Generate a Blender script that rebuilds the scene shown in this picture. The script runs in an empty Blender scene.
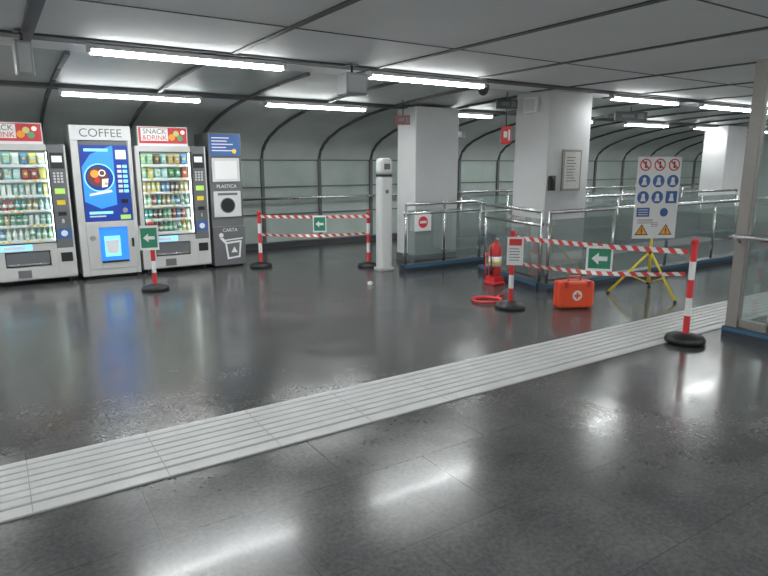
import bpy, bmesh, math, random
from mathutils import Vector, Matrix
random.seed(7)
sc=bpy.context.scene
sc.view_settings.view_transform='Standard'
COL=bpy.context.collection

# ---------------------------------------------------------------- materials
def nodes(name):
    m=bpy.data.materials.new(name); m.use_nodes=True
    nt=m.node_tree; return m,nt,nt.nodes["Principled BSDF"]
def mat(name,col,rough=.5,metal=0.0,emit=None,es=0,noise=0,nscale=8,bump=0,coat=0,spec=.5):
    m,nt,p=nodes(name)
    p.inputs["Base Color"].default_value=(*col,1); p.inputs["Roughness"].default_value=rough
    p.inputs["Metallic"].default_value=metal; p.inputs["Coat Weight"].default_value=coat
    p.inputs["Specular IOR Level"].default_value=spec
    if emit: p.inputs["Emission Color"].default_value=(*emit,1); p.inputs["Emission Strength"].default_value=es
    if noise or bump:
        tc=nt.nodes.new("ShaderNodeTexCoord"); n=nt.nodes.new("ShaderNodeTexNoise")
        n.inputs["Scale"].default_value=nscale; n.inputs["Detail"].default_value=6
        nt.links.new(tc.outputs["Object"],n.inputs["Vector"])
        if noise:
            r=nt.nodes.new("ShaderNodeValToRGB")
            r.color_ramp.elements[0].position=.3; r.color_ramp.elements[1].position=.7
            r.color_ramp.elements[0].color=(*[c*(1-noise) for c in col],1)
            r.color_ramp.elements[1].color=(*[min(1,c*(1+noise)) for c in col],1)
            nt.links.new(n.outputs["Fac"],r.inputs["Fac"]); nt.links.new(r.outputs["Color"],p.inputs["Base Color"])
        if bump:
            b=nt.nodes.new("ShaderNodeBump"); b.inputs["Strength"].default_value=bump; b.inputs["Distance"].default_value=.01
            nt.links.new(n.outputs["Fac"],b.inputs["Height"]); nt.links.new(b.outputs["Normal"],p.inputs["Normal"])
    return m
def glassmat(name,tint=(.85,.92,.9),refl=.1,rough=.02,haze=0.0,hazecol=(.5,.55,.55)):
    m=bpy.data.materials.new(name); m.use_nodes=True; nt=m.node_tree; nt.nodes.clear()
    o=nt.nodes.new("ShaderNodeOutputMaterial"); t=nt.nodes.new("ShaderNodeBsdfTransparent"); g=nt.nodes.new("ShaderNodeBsdfGlossy")
    t.inputs[0].default_value=(*tint,1); g.inputs["Roughness"].default_value=rough
    lw=nt.nodes.new("ShaderNodeLayerWeight"); lw.inputs[0].default_value=.35
    mp=nt.nodes.new("ShaderNodeMapRange"); mp.inputs[3].default_value=refl*.5; mp.inputs[4].default_value=min(1,refl*5)
    nt.links.new(lw.outputs["Facing"],mp.inputs[0])
    mx=nt.nodes.new("ShaderNodeMixShader"); nt.links.new(mp.outputs[0],mx.inputs[0])
    last=t.outputs[0]
    if haze:
        d=nt.nodes.new("ShaderNodeBsdfDiffuse"); d.inputs[0].default_value=(*hazecol,1)
        m2=nt.nodes.new("ShaderNodeMixShader"); m2.inputs[0].default_value=haze
        nt.links.new(t.outputs[0],m2.inputs[1]); nt.links.new(d.outputs[0],m2.inputs[2]); last=m2.outputs[0]
    nt.links.new(last,mx.inputs[1]); nt.links.new(g.outputs[0],mx.inputs[2]); nt.links.new(mx.outputs[0],o.inputs[0])
    return m

def floor_mat():
    m,nt,p=nodes("polished_granite"); L=nt.links.new
    tc=nt.nodes.new("ShaderNodeTexCoord")
    br=nt.nodes.new("ShaderNodeTexBrick"); br.inputs["Scale"].default_value=1
    br.inputs["Brick Width"].default_value=.9; br.inputs["Row Height"].default_value=.6
    br.inputs["Mortar Size"].default_value=.0025; br.inputs["Mortar Smooth"].default_value=.3
    br.inputs["Color1"].default_value=(.95,.95,.95,1); br.inputs["Color2"].default_value=(1.04,1.04,1.04,1); br.inputs["Mortar"].default_value=(.55,.55,.55,1)
    L(tc.outputs["Object"],br.inputs["Vector"])
    n=nt.nodes.new("ShaderNodeTexNoise"); n.inputs["Scale"].default_value=2.2; n.inputs["Detail"].default_value=8; n.inputs["Roughness"].default_value=.65
    L(tc.outputs["Object"],n.inputs["Vector"])
    n2=nt.nodes.new("ShaderNodeTexNoise"); n2.inputs["Scale"].default_value=45; n2.inputs["Detail"].default_value=4; n2.inputs["Roughness"].default_value=.65
    L(tc.outputs["Object"],n2.inputs["Vector"])
    r=nt.nodes.new("ShaderNodeValToRGB"); r.color_ramp.elements[0].position=.36; r.color_ramp.elements[1].position=.68
    r.color_ramp.elements[0].color=(.040,.040,.042,1); r.color_ramp.elements[1].color=(.102,.099,.100,1)
    ad=nt.nodes.new("ShaderNodeMath"); ad.operation='MULTIPLY_ADD'; ad.inputs[1].default_value=.5
    L(n2.outputs["Fac"],ad.inputs[0]); 
    s=nt.nodes.new("ShaderNodeMath"); s.operation='MULTIPLY'; s.inputs[1].default_value=.5; L(n.outputs["Fac"],s.inputs[0]); L(s.outputs[0],ad.inputs[2])
    L(ad.outputs[0],r.inputs["Fac"])
    mx=nt.nodes.new("ShaderNodeMix"); mx.data_type='RGBA'; mx.blend_type='MULTIPLY'; mx.inputs["Factor"].default_value=1
    L(r.outputs["Color"],mx.inputs["A"]); L(br.outputs["Color"],mx.inputs["B"]); L(mx.outputs["Result"],p.inputs["Base Color"])
    mr=nt.nodes.new("ShaderNodeMapRange"); mr.inputs[1].default_value=.38; mr.inputs[2].default_value=.62; mr.inputs[3].default_value=.19; mr.inputs[4].default_value=.25
    L(n.outputs["Fac"],mr.inputs[0]); L(mr.outputs[0],p.inputs["Roughness"])
    p.inputs["Specular IOR Level"].default_value=.62
    p.inputs["Coat Weight"].default_value=.09; p.inputs["Coat Roughness"].default_value=.07
    return m

FLOOR=floor_mat()
CEIL=mat("ceiling_panel",(.82,.83,.83),.6,noise=.04,nscale=1.2,spec=.25)
CEILD=mat("ceiling_curved_glazing",(.49,.53,.51),.45,noise=.10,nscale=1.5,spec=.25)
WALLG=mat("wall_glazed_panel",(.41,.47,.44),.25,noise=.15,nscale=1.2)
WALLP=mat("wall_paint",(.75,.76,.75),.6)
COLM=mat("column_paint",(.60,.605,.61),.55,noise=.04,nscale=2)
DARK=mat("dark_metal",(.05,.052,.056),.4)
SLOT=mat("dark_slot",(.07,.074,.078),.5)
BLACK=mat("black_plastic",(.015,.015,.017),.4)
CHROME=mat("brushed_steel",(.62,.62,.62),.25,1)
STEELD=mat("bronze_anodised",(.34,.32,.30),.42,.5)
SILVER=mat("machine_silver",(.55,.55,.54),.38,.15)
LGREY=mat("light_grey_plastic",(.60,.605,.61),.4)
SPKG=mat("speaker_grey",(.40,.41,.42),.45)
MGREY=mat("mid_grey_panel",(.13,.133,.14),.4)
WHITE=mat("white_plastic",(.78,.78,.78),.4)
RED=mat("red_plastic",(.66,.04,.045),.35)
REDT=mat("tape_red",(.68,.06,.06),.4)
ORED=mat("orange_red_case",(.80,.09,.03),.35)
GREEN=mat("sign_green",(.03,.24,.14),.4)
BLUE=mat("sign_blue",(.04,.12,.36),.4)
YEL=mat("safety_yellow",(.80,.60,.03),.4)
ORNG=mat("sign_orange",(.85,.35,.03),.4)
LIME=mat("lime_label",(.45,.75,.15),.4,emit=(.45,.75,.15),es=.2)
TUBE=mat("fluorescent_tube",(1,1,1),.5,emit=(.96,1,.99),es=122)
SIDE=mat("lamp_side_fill_glow",(.8,.8,.8),.5,emit=(.96,1,.99),es=24)  # glowing skirts added beside the tubes to brighten the ceiling
INLIT=mat("machine_interior_light",(1,1,1),.5,emit=(.9,1,.96),es=7)
INWALL=mat("machine_interior",(.5,.58,.56),.5,emit=(.65,.9,.85),es=.12)
TACT=mat("tactile_tile",(.54,.54,.54),.45,noise=.06,nscale=5)
TJ=mat("tactile_groove",(.29,.29,.29),.5)
GLASSM=glassmat("machine_glass",(.97,.98,.98),.03)
GLASSH=glassmat("hazy_glass",(.78,.84,.83),.12,.05,haze=.18,hazecol=(.5,.55,.54))
BLUELED=mat("blue_plinth_strip",(.05,.14,.24),.35)
PLINTH=mat("dark_blue_plinth",(.035,.045,.06),.3)
SCRBLUE=mat("backlit_blue",(.03,.16,.6),.3,emit=(.03,.25,.85),es=.9)
SCRDEEP=mat("backlit_deep_blue",(.01,.03,.2),.3,emit=(.01,.05,.3),es=.5)
CYAN=mat("backlit_cyan",(.2,.6,.9),.3,emit=(.25,.7,1),es=.9)
COFFB=mat("coffee_brown",(.10,.04,.03),.4,emit=(.25,.06,.02),es=.3)
CREAM=mat("cup_cream",(.8,.75,.7),.4,emit=(.9,.85,.8),es=.4)
AMBER=mat("backlit_amber",(.8,.25,.04),.4,emit=(1,.28,.04),es=.8)
HDRRED=mat("header_red",(.5,.04,.05),.4,emit=(.6,.05,.05),es=.1)
POSTER=mat("poster_paper",(.62,.60,.57),.5,noise=.1,nscale=30)
LCD=mat("machine_display",(.7,.75,.7),.3,emit=(.7,.85,.8),es=.4)
PROD=[mat("product_%d"%i,c,.35) for i,c in enumerate([(.42,.10,.09),(.65,.6,.2),(.12,.36,.20),(.12,.26,.45),(.74,.8,.76),(.5,.75,.76),(.5,.38,.18),(.18,.13,.10),(.38,.58,.36),(.70,.78,.7),(.06,.30,.30),(.3,.52,.5),(.25,.45,.35)])]

# ---------------------------------------------------------------- builder
class B:
    def __init__(s): s.bm=bmesh.new(); s.mats=[]
    def mi(s,m):
        if m not in s.mats: s.mats.append(m)
        return s.mats.index(m)
    def _tag(s,geom,m,smooth=False):
        i=s.mi(m)
        for f in geom: f.material_index=i; f.smooth=smooth
    def box(s,x0,x1,y0,y1,z0,z1,m,bev=0,M=None):
        vs=[s.bm.verts.new((x,y,z)) for z in (z0,z1) for y in (y0,y1) for x in (x0,x1)]
        fs=[s.bm.faces.new([vs[i] for i in q]) for q in ((0,2,3,1),(4,5,7,6),(0,1,5,4),(2,6,7,3),(0,4,6,2),(1,3,7,5))]
        if bev:
            es=list({e for f in fs for e in f.edges})
            r=bmesh.ops.bevel(s.bm,geom=es,offset=bev,segments=2,affect='EDGES',profile=.5)
            fs=list({f for v in r['verts'] for f in v.link_faces}|{f for f in fs if f.is_valid})
        s._tag(fs,m)
        if M: bmesh.ops.transform(s.bm,matrix=M,verts=list({v for f in fs for v in f.verts}))
        return fs
    def tube(s,pts,r,m,seg=12,cap=True,radii=None):
        pts=[Vector(p) for p in pts]; rings=[]
        for i,p in enumerate(pts):
            if i==0: d=pts[1]-p
            elif i==len(pts)-1: d=p-pts[-2]
            else: d=(pts[i+1]-p).normalized()+(p-pts[i-1]).normalized()
            d.normalize(); a=Vector((0,0,1)) if abs(d.z)<.9 else Vector((1,0,0))
            u=d.cross(a).normalized(); v=d.cross(u)
            rr=radii[i] if radii else r
            rings.append([s.bm.verts.new(p+(u*math.cos(2*math.pi*k/seg)+v*math.sin(2*math.pi*k/seg))*rr) for k in range(seg)])
        fs=[]
        for a,b in zip(rings,rings[1:]):
            for k in range(seg): fs.append(s.bm.faces.new((a[k],a[(k+1)%seg],b[(k+1)%seg],b[k])))
        s._tag(fs,m,True)
        if cap: s._tag([s.bm.faces.new(rings[0][::-1]),s.bm.faces.new(rings[-1])],m)
    def lathe(s,c,prof,m,seg=16):
        c=Vector(c)
        rings=[[s.bm.verts.new(c+Vector((r*math.cos(2*math.pi*k/seg),r*math.sin(2*math.pi*k/seg),z))) for k in range(seg)] for r,z in prof]
        fs=[]
        for a,b in zip(rings,rings[1:]):
            for k in range(seg): fs.append(s.bm.faces.new((a[k],a[(k+1)%seg],b[(k+1)%seg],b[k])))
        s._tag(fs,m,True); s._tag([s.bm.faces.new(rings[0][::-1]),s.bm.faces.new(rings[-1])],m)
    def poly(s,pts,m): s._tag([s.bm.faces.new([s.bm.verts.new(p) for p in pts])],m)
    def disc(s,x,z,y,r,m,seg=28): s.poly([(x+r*math.cos(2*math.pi*k/seg),y,z+r*math.sin(2*math.pi*k/seg)) for k in range(seg)],m)
    def rect(s,x0,x1,z0,z1,y,m): s.poly([(x0,y,z0),(x1,y,z0),(x1,y,z1),(x0,y,z1)],m)
    def figs(s,pts,y,m): s.poly([(x,y,z) for x,z in pts],m)
    def done(s,name,loc=(0,0,0),rot=0,parent=None,bevel=0,tilt=None):
        me=bpy.data.meshes.new(name); s.bm.normal_update(); s.bm.to_mesh(me); s.bm.free()
        for m in s.mats: me.materials.append(m)
        o=bpy.data.objects.new(name,me); COL.objects.link(o); o.location=loc
        o.rotation_euler=(0,0,rot) if tilt is None else tilt
        if parent: o.parent=parent
        if bevel:
            b=o.modifiers.new("bevel","BEVEL"); b.width=bevel; b.segments=2; b.limit_method='ANGLE'; b.angle_limit=math.radians(50)
        return o
def empty(name,loc=(0,0,0),rot=0):
    o=bpy.data.objects.new(name,None); COL.objects.link(o); o.location=loc; o.rotation_euler=(0,0,rot); o.empty_display_size=.1; return o
def text(name,body,size,loc,m,parent,align='CENTER',rot=(math.pi/2,0,0),ext=.001,sx=1):
    c=bpy.data.curves.new(name,'FONT'); c.body=body; c.size=size; c.extrude=ext; c.align_x=align; c.align_y='CENTER'
    c.materials.append(m); o=bpy.data.objects.new(name,c); COL.objects.link(o); o.location=loc; o.rotation_euler=rot; o.parent=parent; o.scale=(sx,1,1)
    return o

# ---------------------------------------------------------------- room shell
X0,X1,Y0,YW=-6,19,-5,10.45
b=B(); b.box(X0,X1,Y0,YW+.2,-.12,0,FLOOR); b.done("floor")
b=B(); b.box(X0,X1,Y0,6.1,2.5,2.6,CEIL); b.done("ceiling")
prof=[(6.1,2.5),(6.9,2.475),(7.5,2.44),(8.0,2.40),(8.6,2.34),(9.1,2.26),(9.6,2.15),(10.0,2.02),(10.2,1.92),(10.35,1.80),(10.45,1.6)]
b=B(); i=b.mi(CEILD)
va=[b.bm.verts.new((X0,y,z)) for y,z in prof]; vb=[b.bm.verts.new((X1,y,z)) for y,z in prof]
va2=[b.bm.verts.new((X0,y+.02,z+.1)) for y,z in prof]; vb2=[b.bm.verts.new((X1,y+.02,z+.1)) for y,z in prof]
for k in range(len(prof)-1):
    f=b.bm.faces.new((va[k],va[k+1],vb[k+1],vb[k])); f.smooth=True
    b.bm.faces.new((vb2[k],vb2[k+1],va2[k+1],va2[k]))
b.done("ceiling_vault")
b=B(); b.box(X0,X1,YW,YW+.15,0,1.62,WALLG); b.done("wall_back")
b=B(); b.box(X0-.15,X0,Y0,YW,0,2.6,WALLP); b.done("wall_left")
b=B(); b.box(X1,X1+.15,Y0,YW,0,2.6,WALLG); b.done("wall_right")
b=B(); b.box(X0,X1,Y0-.15,Y0,0,2.6,WALLP); b.done("wall_front")
b=B()
k=-6
while 1.84+1.15*k<X1-.2:
    x=1.84+1.15*k
    if x>X0+.1:
        w=.020
        for (ya,za),(yb,zb) in zip(prof,prof[1:]):
            v=[b.bm.verts.new(p) for p in ((x-w,ya,za-.035),(x+w,ya,za-.035),(x+w,yb-.03,zb-.03),(x-w,yb-.03,zb-.03),(x-w,ya,za-.001),(x+w,ya,za-.001),(x+w,yb,zb),(x-w,yb,zb))]
            b._tag([b.bm.faces.new([v[q] for q in f]) for f in ((0,1,2,3),(0,4,5,1),(1,5,6,2),(2,6,7,3),(3,7,4,0))],SLOT)
        b.box(x-.028,x+.028,YW-.05,YW-.001,0,1.62,MGREY)
    k+=1
for z in (.10,.62,1.12,1.60): b.box(X0,X1,YW-.03,YW-.001,z-.012,z+.012,MGREY)
b.done("trim_vault_ribs")
b=B(); b.box(X0,X1,YW-.08,YW,0,.1,DARK); b.done("baseboard_back")
b=B()
for x in (-4.4,-2.85,-1.3,1.93,3.45,4.78,6.3,7.8,9.3,10.8,12.3,13.8,15.3,16.8): b.box(x-.026,x+.026,Y0,6.05,2.488,2.499,SLOT)
b.box(.31,.39,Y0,6.05,2.47,2.499,SLOT)
for y in (-3.0,.5,5.5): b.box(X0,X1,y-.09,y+.09,2.480,2.499,SLOT)
b.box(X0,X1,7.83,8.01,2.37,2.415,SLOT)
for y in (4.2,2.2): b.box(X0,X1,y-.006,y+.006,2.494,2.499,SLOT)
b.done("trim_ceiling_slots")

# tactile strip
b=B(); b.box(X0,12,2.90,3.49,.001,.006,TJ)
x=X0
while x<12:
    b.box(x+.002,x+.598,2.905,2.985,.006,.010,TACT)
    for k in range(7): 
        y=3.005+k*.07; b.box(x+.002,x+.598,y,y+.052,.006,.014,TACT)
    x+=.6
b.done("tactile_paving_strip")

# ---------------------------------------------------------------- lights
def lamp(x0,x1,y,z):
    b=B(); b.box(x0-.03,x1+.03,y-.04,y+.04,z,z+.035,LGREY)
    b.box(x0,x1,y-.022,y+.022,z-.034,z-.001,TUBE)
    for s in (-1,1):
        ya,yb=sorted((y+s*.024,y+s*.030)); b.box(x0,x1,ya,yb,z-.036,z,SIDE)
    b.box(x0-.03,x0,y-.04,y+.04,z-.03,z,LGREY); b.box(x1,x1+.03,y-.04,y+.04,z-.03,z,LGREY)
    b.done("fluorescent_ceiling_light")
for a,c in ((-4.4,-2.8),(-1.8,-.2),(.79,2.42),(3.40,4.92),(7.3,8.8),(9.5,11),(12.4,14),(15,16.6)): lamp(a,c,5.5,2.435)
for a,c in ((-4.4,-2.8),(-1.8,-.2),(.80,2.34),(3.25,4.78),(5.85,7.3),(8.4,9.9),(11,12.4),(13.5,15),(16,17.5)): lamp(a,c,7.92,2.335)
for y in (.5,-3.0):
    for a in (-4.4,-1.8,.8,3.4,6.2,9.5,12.4,15): lamp(a,a+1.6,y,2.445)

# ---------------------------------------------------------------- columns
def column(x0,x1,y0,y1,h,nm="column"):
    b=B(); b.box(x0,x1,y0,y1,0,h,COLM,.012); b.box(x0-.008,x1+.008,y0-.008,y1+.008,0,.12,MGREY); b.done(nm)
column(6.35,7.2,5.75,6.37,2.497); column(5.50,6.34,7.6,8.1,2.39); column(14.3,15.15,7.6,8.15,2.39)

# ---------------------------------------------------------------- vending machines
def products(parent,x0,x1,z0,z1,y0,seed):
    rnd=random.Random(seed); b=B(); rows=6; dz=(z1-z0)/rows
    for r in range(rows):
        zb=z0+r*dz
        b.box(x0,x1,y0,y0+.42,zb,zb+.012,LGREY); b.box(x0,x1,y0-.006,y0,zb-.012,zb+.022,WHITE)
        kind='bag' if r>=4 else ('snack' if r==3 else 'bottle')
        if r==1: kind='can'
        n={'bag':7,'snack':10,'bottle':10,'can':10}[kind]; w=(x1-x0)/n
        rowm=None
        for c in range(n):
            cx=x0+w*(c+.5); 
            if c%2==0 or rnd.random()<.4: rowm=rnd.choice(PROD)
            b.box(cx-.018,cx+.018,y0-.008,y0-.006,zb-.006,zb+.016,rnd.choice([WHITE,YEL,WHITE]))
            for d in range(2):
                yy=y0+.05+d*.11; z=zb+.014
                if kind=='bottle':
                    R=w*.40; h=dz*.84
                    b.lathe((cx,yy,z),[(R*.9,0),(R,.01),(R,h*.55),(R*.85,h*.62),(R*.4,h*.82),(R*.38,h*.9)],rowm,10)
                    b.lathe((cx,yy,z+h*.9),[(R*.45,0),(R*.45,h*.1)],WHITE,8)
                    b.lathe((cx,yy,z+h*.25),[(R*1.02,0),(R*1.02,h*.25)],PROD[4] if rowm!=PROD[4] else PROD[2],10)
                elif kind=='can':
                    R=w*.40; h=dz*.68
                    b.lathe((cx,yy,z),[(R*.85,0),(R,.008),(R,h-.012),(R*.82,h)],rowm,10)
                    b.lathe((cx,yy,z+h*.4),[(R*1.02,0),(R*1.02,h*.2)],PROD[4],10)
                elif kind=='snack':
                    b.box(cx-w*.36,cx+w*.36,yy-.012,yy+.012,z,z+dz*.75,rowm,.005); b.rect(cx-w*.25,cx+w*.25,z+dz*.25,z+dz*.5,yy-.0135,PROD[4])
                else:
                    h=dz*.8
                    b.box(cx-w*.42,cx+w*.42,yy-.004,yy+.004,z,z+h,rowm); b.box(cx-w*.38,cx+w*.38,yy-.03,yy+.03,z+.02,z+h-.02,rowm,.014)
                    b.disc(cx,z+h*.55,yy-.0315,w*.22,PROD[4] if c%2 else PROD[1],12)
    b.done("stocked_products",parent=parent)

def snack_machine(x0,x1,seed):
    W=x1-x0; e=empty("snack_drink_vending_machine",(x0,8.85,0)); H=1.78; D=.82
    CW=.215
    wx0,wx1,wz0,wz1=.07,W-CW,.55,1.69
    b=B()
    b.box(0,W,.06,D,.06,.5,SILVER); b.box(0,.05,.06,D,.5,H,SILVER); b.box(W-CW+.015,W,.06,D,.5,H,SILVER)
    b.box(.05,W-CW+.015,.06,D,1.73,H,SILVER); b.box(.05,W-CW+.015,.6,D,.5,1.73,INWALL)
    b.box(.05,.055,.08,.6,.5,1.73,INWALL); b.box(W-CW+.01,W-CW+.015,.08,.6,.5,1.73,INWALL); b.box(.05,W-CW+.015,.08,.6,.5,.505,INWALL)
    for fx in (.08,W-.08):
        for fy in (.12,D-.08): b.lathe((fx,fy,0),[(.03,0),(.025,.06)],BLACK,10)
    b.done("cabinet",parent=e,bevel=.006)
    b=B()
    b.box(0,wx0,0,.06,.08,H,SILVER); b.box(wx0,wx1,0,.06,wz1,H,SILVER); b.box(wx0,wx1,0,.06,.44,wz0,SILVER)
    b.box(wx1,W,0,.06,.46,H,MGREY)
    b.box(wx0,wx1,0,.06,.08,.24,SILVER); b.box(wx0,.18,0,.06,.24,.44,SILVER); b.box(wx1-.08,wx1,0,.06,.24,.44,SILVER)
    b.box(.18,wx1-.08,.03,.06,.24,.44,BLACK)
    b.box(wx1,W,-.004,.06,.08,.46,SILVER)
    b.box(W-.02,W,-.006,0,.46,H,SILVER)
    b.done("door_frame",parent=e,bevel=.008)
    b=B(); b.box(.19,wx1-.09,.012,.02,.27,.43,MGREY); b.box(.2,wx1-.1,.0,.012,.26,.28,CHROME); b.done("delivery_flap",parent=e,bevel=.003)
    b=B(); b.box(wx0-.008,wx1+.008,-.006,0,wz0-.014,wz0,BLACK); b.box(wx0-.008,wx1+.008,-.006,0,wz1,wz1+.014,BLACK)
    b.box(wx0-.014,wx0,-.006,0,wz0-.014,wz1+.014,BLACK); b.box(wx1,wx1+.014,-.006,0,wz0-.014,wz1+.014,BLACK); b.done("window_gasket",parent=e)
    b=B(); b.box(wx0,wx1,.015,.021,wz0,wz1,GLASSM); b.done("window_glass",parent=e)
    b=B(); b.box(.058,.07,.09,.12,.56,1.7,INLIT); b.box(W-CW-.003,W-CW+.009,.09,.12,.56,1.7,INLIT); b.box(.07,W-CW-.005,.09,.12,1.712,1.726,INLIT); b.done("interior_light",parent=e)
    products(e,.085,W-CW-.01,.56,1.70,.13,seed)
    b=B(); px0,px1=wx1+.028,W-.03; pm=(px0+px1)/2
    b.rect(px0,px1,1.48,1.68,-.002,BLACK); b.rect(px0+.02,px1-.02,1.56,1.64,-.004,LCD)
    for r in range(4):
        for c in range(3): b.box(px0+.02+c*.042,px0+.046+c*.042,-.008,0,1.30+r*.036,1.325+r*.036,LGREY)
    b.rect(px0+.02,px1-.02,1.16,1.23,-.003,LIME); b.rect(px0+.03,px1-.03,1.02,1.08,-.003,YEL); b.box(px0+.03,px1-.03,-.012,0,.88,.93,BLACK)
    b.box(pm-.015,pm+.015,-.015,0,.78,.84,CHROME); b.rect(px0,px1,.58,.72,-.003,BLUE); b.disc(pm,.65,-.004,.04,WHITE,16)
    b.box(px0+.01,px1-.01,-.01,-.004,.28,.40,BLACK); b.rect(wx0+.02,wx0+.42,.455,.53,-.003,CYAN); b.rect(wx0+.10,wx0+.34,.47,.515,-.004,WHITE)
    b.rect(.3,.45,.1,.2,-.003,MGREY)
    b.done("control_panel",parent=e)
    b=B(); hx0,hx1=.06,W-CW-.02
    b.box(hx0,hx1,.02,.10,H,2.04,WHITE); b.rect(hx0+.012,hx1-.012,H+.03,2.03,.018,HDRRED)
    b.rect(hx0+.04,hx0+.40,1.85,2.02,.0165,WHITE)
    for kx,kz,rr,mm in ((.45,1.90,.045,ORNG),(.51,1.95,.04,PROD[1]),(.56,1.89,.04,PROD[2]),(.60,1.97,.03,CREAM)): b.disc(hx0+kx,kz,.016,rr,mm,14)
    b.rect(hx0+.012,hx1-.012,H+.012,H+.035,.0155,WHITE)
    b.done("header_sign",parent=e,bevel=0)
    text("header_text_top","SNACK",.095,(hx0+.22,.014,1.972),MGREY,e); text("header_text_bottom","&DRINK",.09,(hx0+.22,.014,1.89),HDRRED,e)
snack_machine(-.12,.86,3); snack_machine(1.70,2.66,11)

# coffee machine
W=.74; e=empty("coffee_vending_machine",(.92,8.83,0))
b=B(); b.box(0,W,.06,.8,.05,2.02,SILVER); b.box(.04,W-.04,.1,.7,0,.05,BLACK); b.done("cabinet",parent=e,bevel=.01)
b=B(); b.box(0,.09,0,.06,.05,1.84,SILVER); b.box(W-.05,W,0,.06,.05,1.84,SILVER); b.box(.09,W-.05,.0,.06,.05,.14,SILVER)
b.box(0,W,-.01,.06,1.84,2.03,LGREY); b.box(.09,W-.05,.02,.06,.14,1.84,MGREY); b.done("door_frame",parent=e,bevel=.008)
text("header_text","COFFEE",.15,(W/2,-.012,1.93),MGREY,e)
b=B(); g0,g1=.10,.50
b.box(g0,W-.06,.008,.02,.78,1.78,SCRDEEP,0)
b.rect(g0+.01,g1,.79,1.77,.006,SCRBLUE)
b.figs([(g0+.01,.79),(g1,.79),(g1,1.0),(g0+.2,.95),(g0+.01,1.05)],.005,SCRDEEP)
b.figs([(g0+.01,1.77),(g0+.01,1.5),(g0+.12,1.66),(g1-.03,1.77)],.005,SCRDEEP)
cx,cz=.31,1.36
b.disc(cx,cz,.004,.185,CYAN); b.disc(cx,cz,.003,.17,SCRDEEP); b.disc(cx-.02,cz+.01,.002,.125,COFFB)
b.disc(cx-.055,cz+.05,.001,.05,AMBER,18); b.disc(cx-.03,cz-.035,.0005,.035,RED,14); b.disc(cx+.035,cz+.06,0,.045,CREAM,18); b.disc(cx+.035,cz+.06,-.001,.03,COFFB,18)
b.figs([(cx+.02,cz-.13),(cx+.09,cz-.12),(cx+.11,cz-.01),(cx+.03,cz-.02)],-.001,CREAM); b.disc(cx+.075,cz-.08,-.002,.02,AMBER,12)
b.figs([(cx-.14,1.12),(cx+.15,1.17),(cx+.13,1.2),(cx-.13,1.15)],.003,CREAM)
for z in (1.70,.88): b.rect(g0+.05,g1-.06,z,z+.035,.003,CYAN)
b.rect(g0+.05,g1-.15,.84,.86,.003,WHITE)
b.done("front_graphic",parent=e)
b=B(); s0,s1=.53,W-.08
b.box(s0,s1,0,.008,1.60,1.72,LCD)
for r in range(6):
    for c in range(2): b.box(s0+.005+c*.07,s0+.06+c*.07,0,.008,1.16+r*.065,1.20+r*.065,CYAN if c else WHITE)
b.box(s0+.03,s1-.02,-.01,.008,1.02,1.07,BLACK); b.disc((s0+s1)/2,.92,.004,.035,CHROME,16)
b.rect(s0,s1,.80,.86,.004,LIME)
b.done("selection_panel",parent=e,bevel=.002)
b=B(); b.box(.09,.24,-.01,.03,.14,.78,SILVER); b.box(.24,.60,-.01,.03,.70,.78,SILVER); b.box(.60,W-.05,-.01,.03,.14,.78,SILVER); b.box(.24,.60,-.01,.03,.14,.22,SILVER)
b.rect(.24,.60,.22,.70,.018,SCRBLUE); b.rect(.30,.50,.30,.58,.016,CYAN); b.figs([(.34,.34),(.46,.34),(.49,.52),(.31,.52)],.014,WHITE); b.box(.25,.59,-.02,.02,.22,.245,BLACK)
b.disc(.16,.56,-.012,.035,CHROME,16); b.box(.64,.67,-.03,-.01,.42,.54,BLACK)
b.done("cup_dispenser",parent=e,bevel=.004)

# recycling bin unit
W=.49; e=empty("recycling_bin_unit",(2.705,8.84,0))
b=B(); b.box(0,W,.02,.7,.03,1.98,MGREY); b.box(.03,W-.03,.05,.65,0,.03,BLACK)
b.box(0,W,0,.02,.03,.62,MGREY); b.box(0,W,0,.02,1.64,1.98,MGREY)
b.done("cabinet",parent=e,bevel=.008)
b=B(); b.rect(.02,W-.02,1.66,1.96,-.002,BLUE)
for i in range(5): b.rect(.05,.05+random.uniform(.2,.38),1.90-i*.045,1.915-i*.045,-.003,WHITE)
b.disc(.38,1.72,-.003,.035,YEL,14)
b.box(.04,W-.04,0,.02,1.28,1.62,LGREY); b.rect(.08,W-.08,1.32,1.58,-.002,WHITE)
b.box(.04,W-.04,0,.02,.76,1.14,LGREY); b.disc(W/2,.93,-.002,.115,MGREY,24); b.disc(W/2,.93,-.003,.10,BLACK,24); b.rect(.10,.40,1.08,1.115,-.002,MGREY)
b.done("waste_openings",parent=e,bevel=.003)
text("label_upper","PLASTICA",.07,(W/2,.012,1.21),WHITE,e)
text("label_lower","CARTA",.07,(.26,-.002,.56),WHITE,e)
b=B()
b.figs([(.20,.12),(.40,.14),(.43,.40),(.17,.38)],-.002,WHITE); b.figs([(.225,.15),(.375,.165),(.40,.37),(.20,.355)],-.003,MGREY); b.figs([(.16,.40),(.45,.42),(.45,.44),(.16,.42)],-.002,WHITE)
b.figs([(.26,.22),(.31,.31),(.36,.22)],-.004,WHITE); b.disc(.12,.49,-.002,.035,WHITE,14); b.figs([(.09,.45),(.15,.45),(.20,.38),(.17,.36)],-.002,WHITE)
b.done("pictogram",parent=e)

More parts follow.
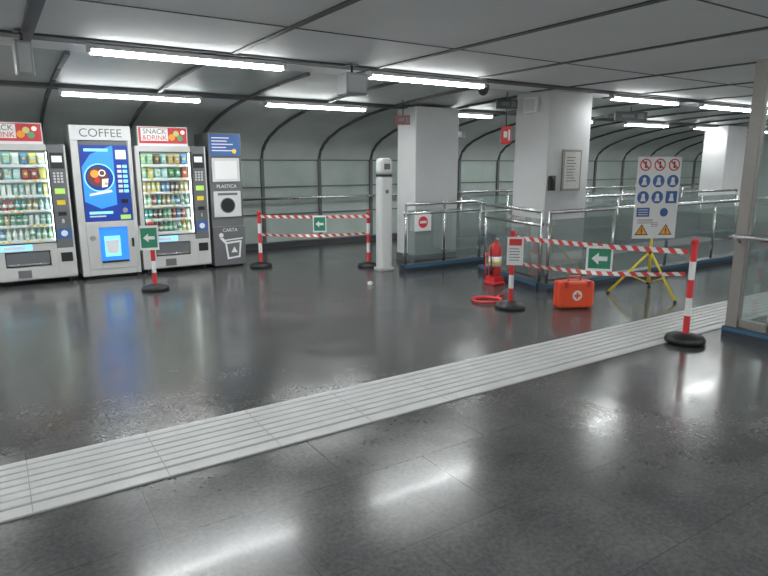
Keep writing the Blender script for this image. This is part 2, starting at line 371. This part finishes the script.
# ---------------------------------------------------------------- crowd control posts & tape
def post(x,y,h=.84,z=0):
    e=empty("red_white_barrier_post",(x,y,z))
    b=B(); b.lathe((0,0,0),[(.165,0),(.165,.03),(.15,.05),(.06,.075),(.04,.08)],BLACK,28); b.done("base",parent=e)
    b=B(); z=.075; n=5; dz=(h-.075-.03)/n
    for i in range(n):
        b.tube([(0,0,z),(0,0,z+dz)],.027,(WHITE,RED)[(i+1)%2],16,cap=False); z+=dz
    b.lathe((0,0,z),[(.032,0),(.032,.02),(.024,.032),(.010,.038)],RED,16)
    b.done("pole",parent=e); return e
P1=(1.59,7.69);P2=(3.33,8.58);P3=(4.72,7.72);P4=(4.62,4.60);P5=(4.98,2.82)
for p in (P1,P2,P3,P4): post(*p,.84)
post(*P5,.90,.0145)
def tape(name,a,c,sag,w=.055,stripe=.11,twist=0.0):
    a=Vector(a);c=Vector(c); L=(c-a).length; n=int(L/stripe*2); b=B()
    d=(c-a).normalized(); nrm=Vector((d.y,-d.x,0)).normalized()
    def P(t,v):
        t=min(max(t,0),1)
        p=a.lerp(c,t); p.z-=sag*4*t*(1-t)
        tw=twist*math.sin(t*9)
        return p+Vector((0,0,v*w*math.cos(tw)))+nrm*(v*w*math.sin(tw)+.006*math.sin(t*14))
    for i in range(n):
        t0,t1=i/n,(i+1)/n; sk=.35/n
        b.poly([P(t0+sk,-.5),P(t1+sk,-.5),P(t1-sk,.5),P(t0-sk,.5)],REDT if (i//1)%2 else WHITE)
    return b.done(name)
tape("barrier_tape",(P2[0],P2[1]-.04,.77),(P3[0],P3[1]-.04,.77),.01,w=.045)
tape("barrier_tape",(P2[0],P2[1]-.04,.50),(P3[0],P3[1]-.04,.52),.03,twist=.5,w=.04)
tape("barrier_tape",(P4[0]+.04,P4[1]-.02,.77),(P5[0]-.04,P5[1]+.02,.81),.015,w=.045)
tape("barrier_tape",(P4[0]+.04,P4[1]-.02,.50),(P5[0]-.04,P5[1]+.02,.62),.05,w=.04,twist=.4)
def arrow_sign(loc,rot,w=.26,h=.22,name="evacuation_arrow_sign",flip=False):
    b=B(); b.box(-w/2,w/2,0,.004,-h/2,h/2,WHITE); b.rect(-w*.42,w*.42,-h*.4,h*.4,-.001,GREEN)
    s=w*.3; sg=-1 if flip else 1
    pts=[(-s,0),(-s*.1,s*.8),(-s*.1,s*.3),(s,s*.3),(s,-s*.3),(-s*.1,-s*.3),(-s*.1,-s*.8)]
    b.figs([(x*sg,z) for x,z in pts][::sg],-.002,WHITE)
    return b.done(name,loc,rot)
arrow_sign((1.55,7.64,.66),-.25,.22,.30)
r23=math.atan2(P3[1]-P2[1],P3[0]-P2[0]); arrow_sign((4.06,8.03,.66),r23,.20,.25)
r45=math.atan2(P5[1]-P4[1],P5[0]-P4[0]); arrow_sign((4.785,3.62,.66),r45+.55,.24,.24)
b=B(); b.box(-.085,.085,-.002,.002,-.15,.15,WHITE); b.rect(-.065,.065,.06,.13,-.004,RED)
for i in range(5): b.rect(-.06,.04+.01*(i%2),.02-i*.03,.028-i*.03,-.004,MGREY)
b.done("white_notice_card",(4.575,4.515,.64),-.7)

# ---------------------------------------------------------------- railings
def railing(name,a,c,n,h=.97,glass=GLASSH,plinth=True,rails=(.97,)):
    a=Vector((*a,0));c=Vector((*c,0)); L=(c-a).length; e=empty(name,a,math.atan2((c-a).y,(c-a).x))
    if plinth:
        b=B(); b.box(-.06,L+.06,-.07,.07,0,.10,PLINTH); b.box(-.06,L+.06,-.075,-.07,.055,.095,BLUELED); b.box(-.06,L+.06,.07,.075,.055,.095,BLUELED); b.done("plinth",parent=e)
    b=B()
    for i in range(n+1):
        x=L*i/n
        b.tube([(x,0,.1 if plinth else 0),(x,0,h)],.02,CHROME,12)
        for z in (.25,h-.15):
            b.box(x-.035,x+.035,-.012,.012,z-.02,z+.02,CHROME)
    b.done("posts",parent=e)
    b=B()
    for z in rails: b.tube([(0,0,z),(L,0,z)],.024,CHROME,12)
    b.done("handrail",parent=e)
    b=B()
    for i in range(n): b.box(L*i/n+.04,L*(i+1)/n-.04,-.005,.005,.15,h-.09,glass)
    b.done("glass_panels",parent=e)
    return e
railing("stairwell_railing",(5.60,4.98),(13.0,5.02),6)
railing("stairwell_railing",(5.62,5.12),(5.90,6.42),1,rails=(.97,.80))
eg=railing("stairwell_railing",(4.96,7.08),(6.36,7.06),2,rails=(.97,.84))
railing("stairwell_railing",(7.6,9.0),(17.5,9.0),8,h=1.0,rails=(1.0,.6))
railing("stairwell_railing",(8.3,7.0),(13.8,7.0),4,h=.97)
b=B(); pts=[(5.90,6.46,.99),(5.95,6.6,.99),(6.05,6.78,.99),(6.2,6.94,.99),(6.34,7.03,.99)]; b.tube([(x-4.96,y-7.08,z) for x,y,z in pts],.02,CHROME,12); b.done("curved_grab_rail",parent=eg)
b=B(); b.tube([(3.4,10.25,.92),(13.5,10.25,.92)],.022,CHROME,10)
x=3.6
while x<13.4: b.tube([(x,10.25,.92),(x,10.42,.88)],.01,CHROME,8); x+=1.15
b.done("wall_handrail")
e=empty("no_entry_sign",(5.22,7.02,.70))
b=B(); b.box(-.15,.15,-.008,0,-.12,.12,WHITE); b.disc(0,.01,-.010,.085,RED); b.rect(-.06,.06,-.008,.028,-.012,WHITE); b.done("plate",parent=e,bevel=.003)
# totem
e=empty("access_totem",(4.75,7.33,0))
b=B(); b.box(-.105,.105,-.08,.08,.02,1.36,LGREY,.04); b.box(-.12,.12,-.095,.095,0,.05,SILVER,.01); b.box(-.095,.095,-.07,.07,1.36,1.39,DARK); b.box(-.105,.105,-.08,.08,1.39,1.62,LGREY,.05); b.done("body",parent=e)
b=B(); b.box(-.05,.05,-.085,-.079,1.46,1.54,MGREY); b.disc(0,1.15,-.083,.03,MGREY,16); b.done("reader_panel",parent=e)

# fire extinguisher
e=empty("fire_extinguisher",(5.40,5.68,.10))
b=B(); b.lathe((0,0,0),[(.07,0),(.08,.012),(.08,.36),(.07,.40),(.04,.435),(.025,.45),(.025,.47)],RED,24); b.lathe((0,0,.14),[(.0815,0),(.0815,.13)],WHITE,24); b.lathe((0,0,.18),[(.082,0),(.082,.03)],YEL,24); b.done("cylinder",parent=e)
b=B(); b.lathe((0,0,.47),[(.02,0),(.02,.03)],CHROME,12); b.box(-.09,.02,-.012,.012,.50,.512,BLACK); b.box(-.10,.01,-.012,.012,.53,.542,BLACK); b.box(-.012,.012,-.012,.012,.5,.54,CHROME); b.lathe((.03,0,.485),[(.016,0),(.016,.01)],WHITE,10); b.done("valve_handle",parent=e,bevel=.002)
b=B(); b.tube([(-.02,-.02,.49),(-.08,-.04,.47),(-.115,-.04,.40),(-.11,-.04,.28),(-.105,-.04,.18)],.009,BLACK,8); b.tube([(-.105,-.04,.18),(-.10,-.04,.04)],.014,BLACK,10,radii=[.011,.022]); b.done("discharge_hose",parent=e)
b=B(); b.box(-.10,.10,-.10,.10,-.10,-.06,RED,.012)
for fx in (-.085,.085):
    b.tube([(fx,.085,-.08),(fx,.085,.30)],.008,RED,8)
b.tube([(-.085,.085,.30),(.085,.085,.30)],.008,RED,8); b.box(-.085,.085,-.085,.085,-.06,0,RED); b.done("floor_stand",parent=e)
b=B(); c=[]
for k in range(0,61):
    a=k/60*4*math.pi; rr=.15+.02*k/60; c.append((rr*math.cos(a),rr*math.sin(a),.012+.018*k/60))
c+= [(.2,.05,.02),(.3,.12,.014),(.42,.15,.014)]
b.tube(c,.012,RED,8); b.done("red_hose_coil",(4.62,4.97,0))

# first aid case
e=empty("first_aid_case",(5.22,4.25,0),-.42)
b=B(); b.box(-.20,.20,-.09,0,.01,.30,ORED,.025); b.box(-.20,.20,0,.09,.01,.30,ORED,.025); b.box(-.195,.195,-.004,.004,.015,.296,RED); b.box(-.16,-.10,-.05,.05,0,.012,BLACK); b.box(.1,.16,-.05,.05,0,.012,BLACK); b.done("shell",parent=e)
b=B(); b.tube([(-.07,0,.29),(-.07,0,.33),(-.055,0,.345),(.055,0,.345),(.07,0,.33),(.07,0,.29)],.011,ORED,8)
for x in (-.13,.13): b.box(x-.022,x+.022,-.097,-.02,.235,.305,RED,.004)
b.done("handle_and_latches",parent=e)
b=B(); b.disc(0,.15,-.0915,.055,WHITE); b.rect(-.012,.012,.115,.185,-.093,ORED); b.rect(-.035,.035,.138,.162,-.0935,ORED); b.done("cross_emblem",parent=e)

# safety board on tripod
RB=math.radians(-26)
e=empty("safety_sign_board",(6.50,4.19,0),RB)
b=B()
feet=[]
for fx,fy in ((-.36,.28),(-.16,-.46),(.42,.25)):
    v=Matrix.Rotation(-RB,2)@Vector((fx,fy)); feet.append(v)
for v in feet:
    b.tube([(0,0.03,.52),(v.x,.03+v.y,.02)],.014,YEL,10); b.lathe((v.x,.03+v.y,0),[(.02,0),(.016,.03)],BLACK,10)
    b.tube([(0,.03,.14),(v.x*.55,.03+v.y*.55,.245)],.008,YEL,8)
b.tube([(0,.03,.12),(0,.03,1.3)],.014,YEL,12); b.lathe((0,.03,.49),[(.028,0),(.028,.06)],BLACK,12); b.lathe((0,.03,.12),[(.022,0),(.022,.03)],BLACK,12)
b.done("tripod",parent=e)
b=B(); w,z0,z1=.265,.68,1.62
b.box(-w,w,-.004,.008,z0,z1,WHITE)
def proh(x,z,r=.07):
    b.disc(x,z,-.005,r,RED); b.disc(x,z,-.006,r*.78,WHITE); 
    b.figs([(x-r*.15,z-r*.55),(x+r*.2,z-r*.55),(x+r*.15,z+r*.25),(x-r*.12,z+r*.3)],-.0065,BLACK); b.disc(x,z+r*.42,-.0066,r*.16,BLACK,10)
    s=r*.62; b.figs([(x-s-.006,z+s-.006),(x-s+.008,z+s+.008),(x+s+.006,z-s+.006),(x+s-.008,z-s-.008)][::-1],-.007,RED)
for x in (-.175,0,.175): proh(x,1.53)
for z in (1.345,1.16):
    for i,x in enumerate((-.175,0,.175)):
        if z<1.2 and i==2: b.rect(x-.07,x+.07,z-.07,z+.07,-.005,BLUE)
        else: b.disc(x,z,-.005,.072,BLUE)
        b.disc(x,z+.022,-.006,.022,WHITE,14); b.figs([(x-.035,z-.045),(x+.035,z-.045),(x+.02,z+.004),(x-.02,z+.004)],-.006,WHITE)
b.disc(.10,.985,-.005,.05,BLUE); 
b.rect(-.24,-.08,.935,1.04,-.005,BLUE)
for i in range(3): b.rect(-.22,-.10,.955+i*.028,.963+i*.028,-.006,WHITE)
for i in range(4): b.rect(-.22,-.03,.90-i*.014,.905-i*.014,-.005,MGREY)
for x in (-.16,.14):
    b.figs([(x-.085,.72),(x+.085,.72),(x,.85)],-.005,BLACK); b.figs([(x-.066,.731),(x+.066,.731),(x,.832)],-.006,ORNG); b.rect(x-.007,x+.007,.755,.80,-.007,BLACK); b.disc(x,.744,-.007,.008,BLACK,10)
for i in range(3): b.rect(-.05,.04,.86-i*.02,.866-i*.02,-.0055,MGREY)
b.done("sign_panel",parent=e)

# ---------------------------------------------------------------- glazed partition at right
e=empty("glazed_partition",(5.57,2.72,0))
b=B(); b.box(-.07,.07,-4.0,.06,0,.09,PLINTH); b.box(-.076,-.07,-4.0,.06,.055,.085,BLUELED); b.done("plinth",parent=e)
b=B(); b.box(-.045,.045,-.05,.05,.09,2.36,STEELD)
for y in (-.32,-1.4,-2.5,-3.6): b.box(-.03,.03,y-.03,y+.03,.09,2.36,STEELD)
b.box(-.04,.04,-4.0,.05,2.30,2.40,STEELD); b.box(-.03,.03,-4,-.06,.10,.17,STEELD); b.done("frame",parent=e,bevel=.005)
b=B(); b.box(-.006,.006,-4.0,-.06,.17,2.30,GLASSH); b.done("glass",parent=e)
b=B(); b.tube([(-.12,-4,.92),(-.12,.0,.92),(-.12,.06,.90)],.022,CHROME,12); b.tube([(-.05,0,.86),(-.12,0,.92)],.012,CHROME,8); b.tube([(-.05,-1.4,.86),(-.12,-1.4,.92)],.012,CHROME,8); b.done("handrail",parent=e)

# ---------------------------------------------------------------- ceiling fixtures and signs
def speaker(x,y,z,w,h,rot=0,d=.1):
    e=empty("ceiling_loudspeaker",(x,y,z),rot)
    b=B(); b.box(-w/2,w/2,-d,d,-h,0,SPKG,.012); b.rect(-w/2+.02,w/2-.02,-h+.02,-.02,-d-.002,LGREY); b.done("housing",parent=e)
    b=B(); b.tube([(0,0,0),(0,0,2.49-z)],.012,DARK,8); b.box(-.05,.05,-.05,.05,2.48-z,2.485-z,DARK); b.done("bracket",parent=e)
speaker(3.08,5.33,2.40,.24,.20); speaker(.31,5.33,2.42,.12,.24,.15,.04)
def hsign(name,x,y,z,w,h,m,m2,top,rot=-.5):
    e=empty(name,(x,y,z),rot)
    b=B(); b.box(-w/2,w/2,-.03,.03,-h/2,h/2,m); b.rect(-w*.3,w*.1,-h*.15,h*.2,-.032,m2); b.rect(w*.2,w*.4,-h*.3,h*.3,-.032,m2); b.done("panel",parent=e,bevel=.004)
    b=B(); b.tube([(0,0,h/2),(0,0,top-z)],.008,DARK,8); b.done("hanger",parent=e)
DRED=mat("dark_red",(.22,.02,.02),.4)
hsign("hanging_direction_sign",6.0,6.2,2.33,.28,.12,DARK,MGREY,2.49)
hsign("hanging_exit_sign",5.05,7.3,2.15,.20,.13,DRED,MGREY,2.43)
hsign("hanging_direction_sign",9.2,6.55,2.32,.55,.15,DARK,MGREY,2.48)
hsign("hydrant_sign",6.1,6.3,1.93,.13,.24,RED,WHITE,2.48)
hsign("hanging_direction_sign",6.9,8.6,2.05,.8,.14,DARK,MGREY,2.33,0)
e=empty("framed_notice",(6.83,5.735,1.45))
b=B(); b.box(-.19,.19,-.01,.013,-.28,.28,STEELD); b.rect(-.16,.16,-.25,.25,-.012,POSTER)
for i in range(9): b.rect(-.12,.02+random.uniform(0,.1),.17-i*.04,.18-i*.04,-.013,MGREY)
b.done("frame",parent=e)
e=empty("wall_telephone",(6.43,5.70,1.28)); b=B(); b.box(-.05,.05,-.01,.045,-.10,.10,BLACK,.01); b.tube([(-.02,-.03,-.07),(-.02,-.045,0),(-.02,-.03,.07)],.014,DARK,8); b.done("body",parent=e)
e=empty("emergency_light_box",(6.31,6.05,2.32)); b=B(); b.box(-.03,.035,-.12,.12,-.1,.1,WHITE,.01); b.box(-.034,-.03,-.10,.10,-.08,.08,LGREY); b.done("housing",parent=e)
e=empty("ceiling_camera",(5.3,5.9,2.495)); b=B(); b.lathe((0,0,-.10),[(.02,-.02),(.05,0),(.065,.04),(.07,.06),(.07,.10)],DARK,18); b.done("dome",parent=e)
b=B(); bmesh.ops.create_icosphere(b.bm,subdivisions=2,radius=.035)
for v in b.bm.verts: v.co*=random.uniform(.75,1.2); v.co.z=max(v.co.z+.022,0.001)
b.mi(WHITE); b.done("crumpled_paper",(4.0,6.5,0))

# ---------------------------------------------------------------- world & camera
w=bpy.data.worlds.new("world"); sc.world=w; w.use_nodes=True; w.node_tree.nodes["Background"].inputs[0].default_value=(.5,.55,.6,1); w.node_tree.nodes["Background"].inputs[1].default_value=.3
cd=bpy.data.cameras.new("camera"); cd.sensor_width=36; cd.lens=28.125; cam=bpy.data.objects.new("camera",cd); COL.objects.link(cam)
cam.location=(0,0,1.55); cam.rotation_euler=(math.pi/2-math.atan(125/600),0,-math.radians(32.94)); sc.camera=cam
